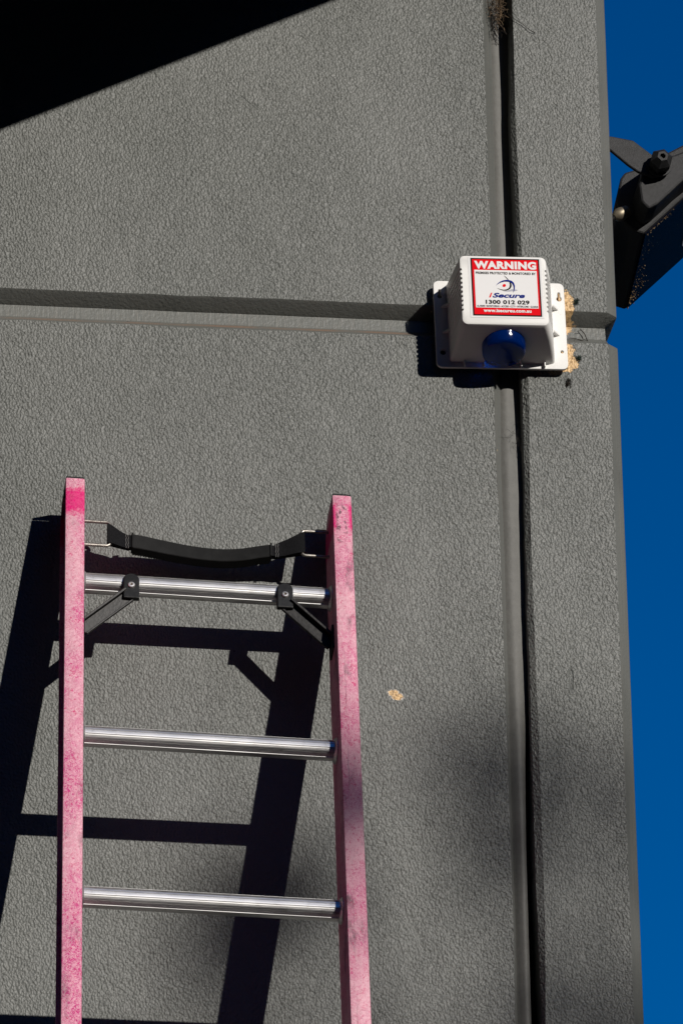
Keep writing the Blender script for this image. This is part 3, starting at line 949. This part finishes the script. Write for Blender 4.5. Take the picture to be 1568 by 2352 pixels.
def glass_mat():
    k = N('dusty_lamp_glass')
    P = k.coord()
    d = k.ramp(k.noise(P, 70, 5, 0.75), 0.56, 0.8)
    near = k.noise(k.coord((1, 1, 1)), 9, 2)
    c = k.mix(k.math('MULTIPLY', d, 0.5), (0.003, 0.004, 0.010), (0.10, 0.085, 0.06))
    s = k.n('ShaderNodeTexVoronoi'); k.l(P, s.inputs['Vector']); s.inputs['Scale'].default_value = 150
    c = k.mix(k.math('MULTIPLY', k.math('LESS_THAN', s.outputs['Distance'], 0.07), k.math('GREATER_THAN', near, 0.55)), c, (0.45, 0.33, 0.2))
    return k.set(c, rough=0.15, spec=0.03)


NG = Vector((0.7071, -0.0508, -0.7071))
def glass_quad(a0, a1, b0, b1, off): return [P0 + A_ * a0 + B_ * b0 + NG * off, P0 + A_ * a1 + B_ * b0 + NG * off, P0 + A_ * a1 + B_ * b1 + NG * off, P0 + A_ * a0 + B_ * b1 + NG * off]
mb = MB(); mb.loft([[Fp(*p) for p in glass_quad(0.004, WID - .004, 0.004, LEN - 0.004, 0.0003)], [Fp(*p) for p in glass_quad(0.004, WID - .004, 0.004, LEN - 0.004, 0.002)]])
mb.build('glass', glass_mat(), fl)
# pale printed wedge of the lamp face seen at the frame's edge
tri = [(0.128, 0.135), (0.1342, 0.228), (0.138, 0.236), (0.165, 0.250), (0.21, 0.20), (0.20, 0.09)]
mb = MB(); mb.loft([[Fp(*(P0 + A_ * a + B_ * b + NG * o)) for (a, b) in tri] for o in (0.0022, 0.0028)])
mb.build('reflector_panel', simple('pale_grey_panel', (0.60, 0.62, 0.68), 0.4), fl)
# bracket: bent flat arm from the wall, ear on the lamp, hexagonal bolt
def plate(poly, y0, y1, name, mat, bev=0.0015):
    mb = MB(); mb.loft([[Fp(x, y0, z) for (x, z) in poly], [Fp(x, y1, z) for (x, z) in poly]]); return mb.build(name, mat, fl, bevel=bev, seg=2)
arm = [(0.4632, 0.7445), (0.4800, 0.7440), (0.5165, 0.7380), (0.5500, 0.7110), (0.5660, 0.6980), (0.5660, 0.675), (0.5480, 0.6700), (0.5225, 0.6795), (0.5060, 0.6915), (0.4760, 0.7185), (0.4632, 0.7200)]
plate(arm, 0.088, 0.096, 'bracket_arm', M_LAMP, 0.002)
ear = [(0.5430, 0.7185), (0.5580, 0.7165), (0.5720, 0.7160), (0.5880, 0.7195), (0.6030, 0.7265), (0.64, 0.745), (0.66, 0.735), (0.62, 0.688), (0.600, 0.670), (0.575, 0.644), (0.5560, 0.6250), (0.5400, 0.6150), (0.528, 0.628), (0.525, 0.66)]
plate(ear, 0.0975, 0.163, 'lamp_ear', M_LAMP, 0.004)
wallp = MB(); wallp.box(Fp(XC + 0.003, 0.24, 0.733), (0.005, 0.31, 0.05)); wallp.build('mounting_plate', M_LAMP, fl, bevel=0.001)
arm2 = [(x, z) for (x, z) in arm]
plate(arm2, 0.428, 0.436, 'bracket_arm', M_LAMP, 0.002)
bc = (0.5590, 0.6925)
def hexr(r, y, n=6, ph=0.25): return [Fp(bc[0] + r * math.cos(a), y, bc[1] + r * math.sin(a)) for a in (2 * math.pi * k / n + ph for k in range(n))]
mb = MB(); mb.loft([hexr(0.0215, 0.0878, 24), hexr(0.0215, 0.0840, 24)], True, True, True); mb.build('washer', M_LAMP, fl)
mb = MB(); mb.loft([hexr(0.0180, 0.0838), hexr(0.0195, 0.0760), hexr(0.0195, 0.064), hexr(0.0095, 0.052), hexr(0.0052, 0.052), hexr(0.0047, 0.0585)], True, True, True)
mb.build('hex_bolt', M_LAMP, fl)
# cable gland and cable
ga = Vector((0.5040, 0.150, 0.630)); gd = Vector((-0.80, -0.12, -0.52)).normalized()
mb = MB(); mb.tube([ga - gd * 0.012, ga, ga + gd * 0.006, ga + gd * 0.012, ga + gd * 0.016], [0.010, 0.0118, 0.0118, 0.0095, 0.005], 14)
for i, v in enumerate(mb.v): mb.v[i] = tuple(Vector(v) - Vector((XC, 0.24, 0.70)))
mb.build('cable_gland', simple('dull_gland', (0.26, 0.22, 0.16), 0.5, 0.8), fl, smooth=True, angle=40)
mb = MB(); mb.tube([ga + gd * 0.014, ga + gd * 0.03 + Vector((0, 0, -.002)), Vector((0.470, 0.146, 0.600)), Vector((0.4615, 0.15, 0.580))], 0.0042, 8)
for i, v in enumerate(mb.v): mb.v[i] = tuple(Vector(v) - Vector((XC, 0.24, 0.70)))
mb.build('cable', M_BLACK, fl, smooth=True)
# crumbs of dried mud caught on the lamp
mud = simple('dried_mud', (0.22, 0.15, 0.085), 0.9, 0, 0.2, 0.5, 200)
mb = MB(); rnd = random.Random(3)
def crumb(mb, c, r):
    vs = [Vector(v) * r * rnd.uniform(0.6, 1.2) + c for v in ((1, 0, 0), (-1, 0, 0), (0, 1, 0), (0, -1, 0), (0, 0, 1), (0, 0, -1))]
    mb.add(vs, [(0, 2, 4), (2, 1, 4), (1, 3, 4), (3, 0, 4), (2, 0, 5), (1, 2, 5), (3, 1, 5), (0, 3, 5)])
for i in range(150):
    m = i % 4
    if m == 0: a, b, r = rnd.uniform(0.006, 0.075), rnd.gauss(0.010, 0.004), rnd.uniform(0.0006, 0.0016)
    elif m == 1: a, b, r = abs(rnd.gauss(0.006, 0.012)), rnd.gauss(0.26, 0.03), rnd.uniform(0.0006, 0.0018)
    elif m == 2: a, b, r = rnd.gauss(0.02, 0.010), rnd.gauss(0.22, 0.03), rnd.uniform(0.0004, 0.0012)
    else: a, b, r = abs(rnd.gauss(0.004, 0.02)), rnd.uniform(0.02, 0.28), rnd.uniform(0.0003, 0.0009)
    b = min(max(b, 0.004), LEN - 0.004); a = min(max(a, 0.004), 0.2)
    crumb(mb, P0 + A_ * a + B_ * b + NG * 0.0026 - Vector((XC, 0.24, 0.70)), r)
tag(mb.build('mud_crumbs', mud, housing), kind='stuff')

# ------------------------------------------------------------------ small things caught on the wall
def strands(n, centre, size, rr, seed, drift=(0, 0, 0), seg=(0.003, 0.008)):
    rn = random.Random(seed); mb = MB()
    for i in range(n):
        p = Vector((rn.gauss(0, size[0]), rn.gauss(0, size[1]), rn.gauss(0, size[2])))
        d = Vector((rn.gauss(0, 1), rn.gauss(0, .5), rn.gauss(0, 1.3))).normalized()
        pts = [p]
        for k in range(5):
            d = (d + Vector((rn.gauss(0, .5), rn.gauss(0, .3), rn.gauss(0, .5))) + Vector(drift)).normalized()
            pts.append(pts[-1] + d * rn.uniform(*seg))
        mb.tube([q_ + Vector(centre) for q_ in pts], rr * rn.uniform(0.6, 1.5), 3, cap=False)
    return mb
M_WEBB = simple('brown_web', (0.13, 0.09, 0.055), 0.9, 0, 0.2, 0.5, 120)
M_DARKW = simple('dark_web', (0.025, 0.02, 0.016), 0.9, 0, 0.2, 0.5, 120)
cobs = thing('cobweb', Matrix.Translation(V(0.283, 0.010, 0.935)), 'brown tangle of old cobweb and plant fibre stuffed in the joint', 'cobweb')
tag(strands(85, (-0.004, 0.004, 0.008), (0.005, 0.006, 0.014), 0.00035, 5, (0.15, 0, -0.1)).build('web_tangle', M_WEBB, cobs), kind='stuff')
tag(strands(55, (-0.007, 0.010, -0.014), (0.005, 0.006, 0.022), 0.00035, 6, (0.05, 0, -0.2)).build('dark_fibre', M_DARKW, cobs), kind='stuff')
mb = MB()
mb.tube([(0.010, -0.012, -0.016), (0.022, -0.014, -0.027), (0.034, -0.0135, -0.034), (0.047, -0.0135, -0.046), (0.056, -0.013, -0.050)], 0.0005, 5)
mb.tube([(-0.022, -0.002, 0.02), (-0.019, -0.004, -0.012), (-0.013, 0.001, -0.036), (-0.006, 0.008, -0.048)], 0.0006, 5)
mb.build('long_strand', M_DARKW, cobs)
cob2 = strands(12, (0, 0, 0), (0.003, 0.003, 0.012), 0.00022, 11, (0.05, 0, -0.2)).build('cobweb', M_DARKW, None, V(0.2900, 0.012, 0.150))
tag(cob2, 'thin dark cobweb threads in the joint just below the alarm box', 'cobweb')

tw = MB()
tw.tube([(-0.033, 0, 0.0045), (-0.020, 0.001, 0.004), (-0.010, 0, 0.0005), (0.0, 0, -0.002), (-0.005, 0.002, 0.014), (-0.012, 0.004, 0.024)], [0.0004, 0.0006, 0.0007, 0.0009, 0.0008, 0.0005], 6)
tw.tube([(-0.020, 0.001, 0.004), (-0.024, 0, -0.001)], 0.0004, 5); tw.tube([(-0.010, 0.003, 0.020), (-0.0165, 0.003, 0.019)], 0.0004, 5)
tag(tw.build('dead_twig', M_DARKW, None, V(0.4130, 0.0150, 0.3265)), 'bent dark dead twig lying in the groove near the wall corner', 'twig')
M_NEST = simple('dark_green_fluff', (0.02, 0.035, 0.028), 0.9, 0, 0.2, 0.6, 300)
for i, (x, z, lb) in enumerate(((0.3925, 0.3890, 'dark fuzzy spider nest beside the bare patch above the groove'), (0.3945, 0.2875, 'dark fuzzy spider nest beside the bare patch below the groove'))):
    nb = strands(70, (0, 0, 0), (0.0020, 0.0010, 0.0022), 0.0003, 20 + i, seg=(0.0006, 0.0014))
    for k in range(26):
        c = Vector((rnd.gauss(0, .0016), rnd.gauss(0, 0.0008), rnd.gauss(0, .0018))); crumb(nb, c, 0.0010)
    tag(nb.build('spider_nest', M_NEST, None, V(x, -0.0012, z)), lb, 'spider nest', 'spider nests on the wall')
hb = strands(40, (0.002, 0, 0.003), (0.002, 0.0010, 0.004), 0.0003, 31, seg=(0.0006, 0.0016))
for k in range(40): crumb(hb, Vector((rnd.gauss(-0.001, .0018), rnd.gauss(0, 0.0008), rnd.gauss(-0.001, .003))), 0.0011)
for k in range(5): crumb(hb, Vector((rnd.gauss(0.0, .001), -0.002, rnd.gauss(-0.002, .0012))), 0.0017)
tag(hb.build('debris_clump', M_DARKW, None, V(0.3745, -0.001, 0.2420)), 'blackish clump of debris in a hole under the alarm box', 'debris')

# ------------------------------------------------------------------ gum tree across the yard: its outer sprigs throw the faint dapple
LEAF = simple('gum_leaves', (0.06, 0.085, 0.04), 0.6); BARK = simple('bark', (0.22, 0.19, 0.15), 0.9)
DT = 17.0
base = Vector((0.9, 0, -0.5 + ZO)) + SUN * (DT + 0.5); trunk_at = Vector((base.x + 5.0, base.y + 1.0, 0))
tree = thing('gum_tree', Matrix.Translation(trunk_at), 'tall gum tree standing across the yard with loose hanging sprigs', 'tree')
mb = MB(); hgt = 11.0
mb.tube([(0, 0, 0), (0.1, 0.1, 3), (0.3, 0, 6), (0.2, 0.2, 9), (0.3, 0.1, hgt)], [0.32, 0.26, 0.2, 0.13, 0.05], 12); mb.build('trunk', BARK, tree, smooth=True)
mb = MB(); rnd = random.Random(17)
def leafs(mb, c, n, rad, ln):
    for _ in range(n):
        p = c + Vector((rnd.gauss(0, rad), rnd.gauss(0, rad), rnd.gauss(0, rad)))
        d = Vector((rnd.gauss(0, .5), rnd.gauss(0, .5), -1)).normalized() * ln; w = Vector((rnd.gauss(0, 1), rnd.gauss(0, 1), 0)).normalized() * ln * 0.16
        mb.add([p, p + d * .5 + w, p + d, p + d * .5 - w], [(0, 1, 2, 3)])
limbs = MB()
SPRIGS = [(0.27, -0.43, 36, 0.080), (0.29, -0.50, 18, 0.09), (0.23, -0.36, 6, 0.06), (0.37, -0.41, 14, 0.07), (-0.155, -0.655, 34, 0.045), (-0.08, -0.58, 26, 0.055), (-0.02, -0.66, 8, .06), (-0.19, -0.73, 16, 0.07), (-0.24, -0.84, 8, .07),
          (0.36, -0.74, 15, .085), (0.41, -0.85, 13, .09), (0.29, -0.82, 24, .08), (0.30, -0.62, 9, 0.07), (0.03, -0.86, 12, 0.08), (0.28, -0.94, 20, 0.08), (0.45, -0.95, 30, .1), (0.0, -1.0, 16, .08), (0.5, -1.05, 30, .1)]
tips = []
for (x, z, n, r) in SPRIGS:
    c = Vector((x, 0, z + ZO)) + SUN * DT - trunk_at
    leafs(mb, c, n, r, 0.11); tips.append(c)
st = Vector((0.2, 0.1, 5.2)); hub = Vector((0.75, 0, -1.05 + ZO)) + SUN * DT - trunk_at
limbs.tube([st, st + (hub - st) * 0.5 + Vector((0, 0, 0.1)), hub], [0.1, 0.06, 0.02], 8)
for k in range(34):
    a = rnd.uniform(0, 6.28); h = rnd.uniform(6, hgt + 0.5); rr = rnd.uniform(0.6, 2.4)
    c = Vector((0.3 + rr * math.cos(a), 0.1 + rr * math.sin(a), h))
    limbs.tube([(0.25, 0.1, h - 1.2), c * 0.6 + Vector((0.1, 0.04, (h - 0.6) * 0.4)), c], [0.05, 0.03, 0.01], 6)
    leafs(mb, c, 60, 0.4, 0.14)
limbs.build('limbs', BARK, tree, smooth=True)
tag(mb.build('crown', LEAF, tree), kind='stuff')

# ------------------------------------------------------------------ brick building added unseen behind the camera to cut skylight and ground bounce
wh = thing('added_warehouse', Matrix.Translation((8, -26, 0)), 'long dark brick building added across the yard to block low sky light', 'added_warehouse')
brick = simple('dark_brick', (0.10, 0.055, 0.040), 0.9, 0, 0.2, 0.3, 6, 0.004, 40)
mb = MB(); mb.box((0, -6, 6.0), (90, 12, 12.0)); mb.build('wall', brick, wh)
mb = MB(); mb.loft([[(-45.6, 0.6, 12.0), (45.6, 0.6, 12.0), (45.6, -12.6, 12.0), (-45.6, -12.6, 12.0)], [(-45.6, 0.6, 12.25), (45.6, 0.6, 12.25), (45.6, -12.6, 12.25), (-45.6, -12.6, 12.25)]]); mb.build('roof', M_GREYWALL, wh)
wg = simple('dark_window_glass', (0.02, 0.025, 0.03), 0.1); wf = simple('window_frame_paint', (0.3, 0.3, 0.28), 0.6)
w0 = None
for r in range(2):
    for i in range(14):
        x = -39 + 6 * i; z = 3.2 + 4.6 * r
        if w0 is None:
            f = MB(); f.box((0, 0, 0), (2.6, 0.08, 2.2)); w0 = f.build('window', wf, wh, loc=(x, 0.041, z))
            f = MB(); f.box((0, 0.042, 0), (2.4, 0.02, 2.0)); p0 = f.build('pane', wg, w0)
        else:
            o = w0.copy(); COL.objects.link(o); o.location = (x, 0.041, z)
            q_ = p0.copy(); COL.objects.link(q_); q_.parent = o

ab = thing('added_apartment_block', Matrix.Translation((-34, -6, 0)), 'tall plain dark rendered apartment block added left of the yard to block sky light', 'apartment block')  # unseen blocks, added to shut out skylight so the shadows stay dark
mb = MB(); mb.box((0, 0, 12.0), (24, 60, 24.0)); mb.build('wall', simple('dark_render', (0.07, 0.065, 0.06), 0.9), ab)
mb = MB(); mb.box((0, 0, 24.15), (24.6, 60.6, 0.3)); mb.build('roof', M_GREYWALL, ab)
for r in range(7):
    for i in range(12):
        o = w0.copy(); COL.objects.link(o); o.parent = ab; o.location = (12.041, -27.5 + 5 * i, 2.6 + 3.2 * r); o.rotation_euler = (0, 0, -math.pi / 2)
        q_ = p0.copy(); COL.objects.link(q_); q_.parent = o

ab['label'] = 'tall dark rendered apartment block added left of the yard to block sky light'
for (x, y, rz, sz, lb) in ((36, -4, math.pi, 1.0, 'tall dark rendered apartment block added right of the yard to block sky light'),
                           (36, 57, math.pi, 0.55, 'low dark rendered apartment block added far behind the concrete building for the lamp glass to reflect'),  # added so the lamp glass mirrors something darker than the horizon
                           (-22, -64, math.pi / 2, 1.75, 'high dark rendered apartment block added left of the sun to block sky light'),
                           (72, -64, math.pi / 2, 1.75, 'high dark rendered apartment block added right of the sun to block sky light')):
    a2 = ab.copy(); COL.objects.link(a2); a2.location = (x, y, 0); a2['label'] = lb
    a2.rotation_euler = (0, 0, rz); a2.scale = (1, 1, sz)
    for ch in ab.children:
        o = ch.copy(); COL.objects.link(o); o.parent = a2
        for g2 in ch.children:
            q_ = g2.copy(); COL.objects.link(q_); q_.parent = o
ab['group'] = 'apartment blocks added around the yard to block light'
for o in list(COL.objects):
    if o.name.startswith('added_apartment_block'): o['group'] = 'apartment blocks added around the yard to block light'
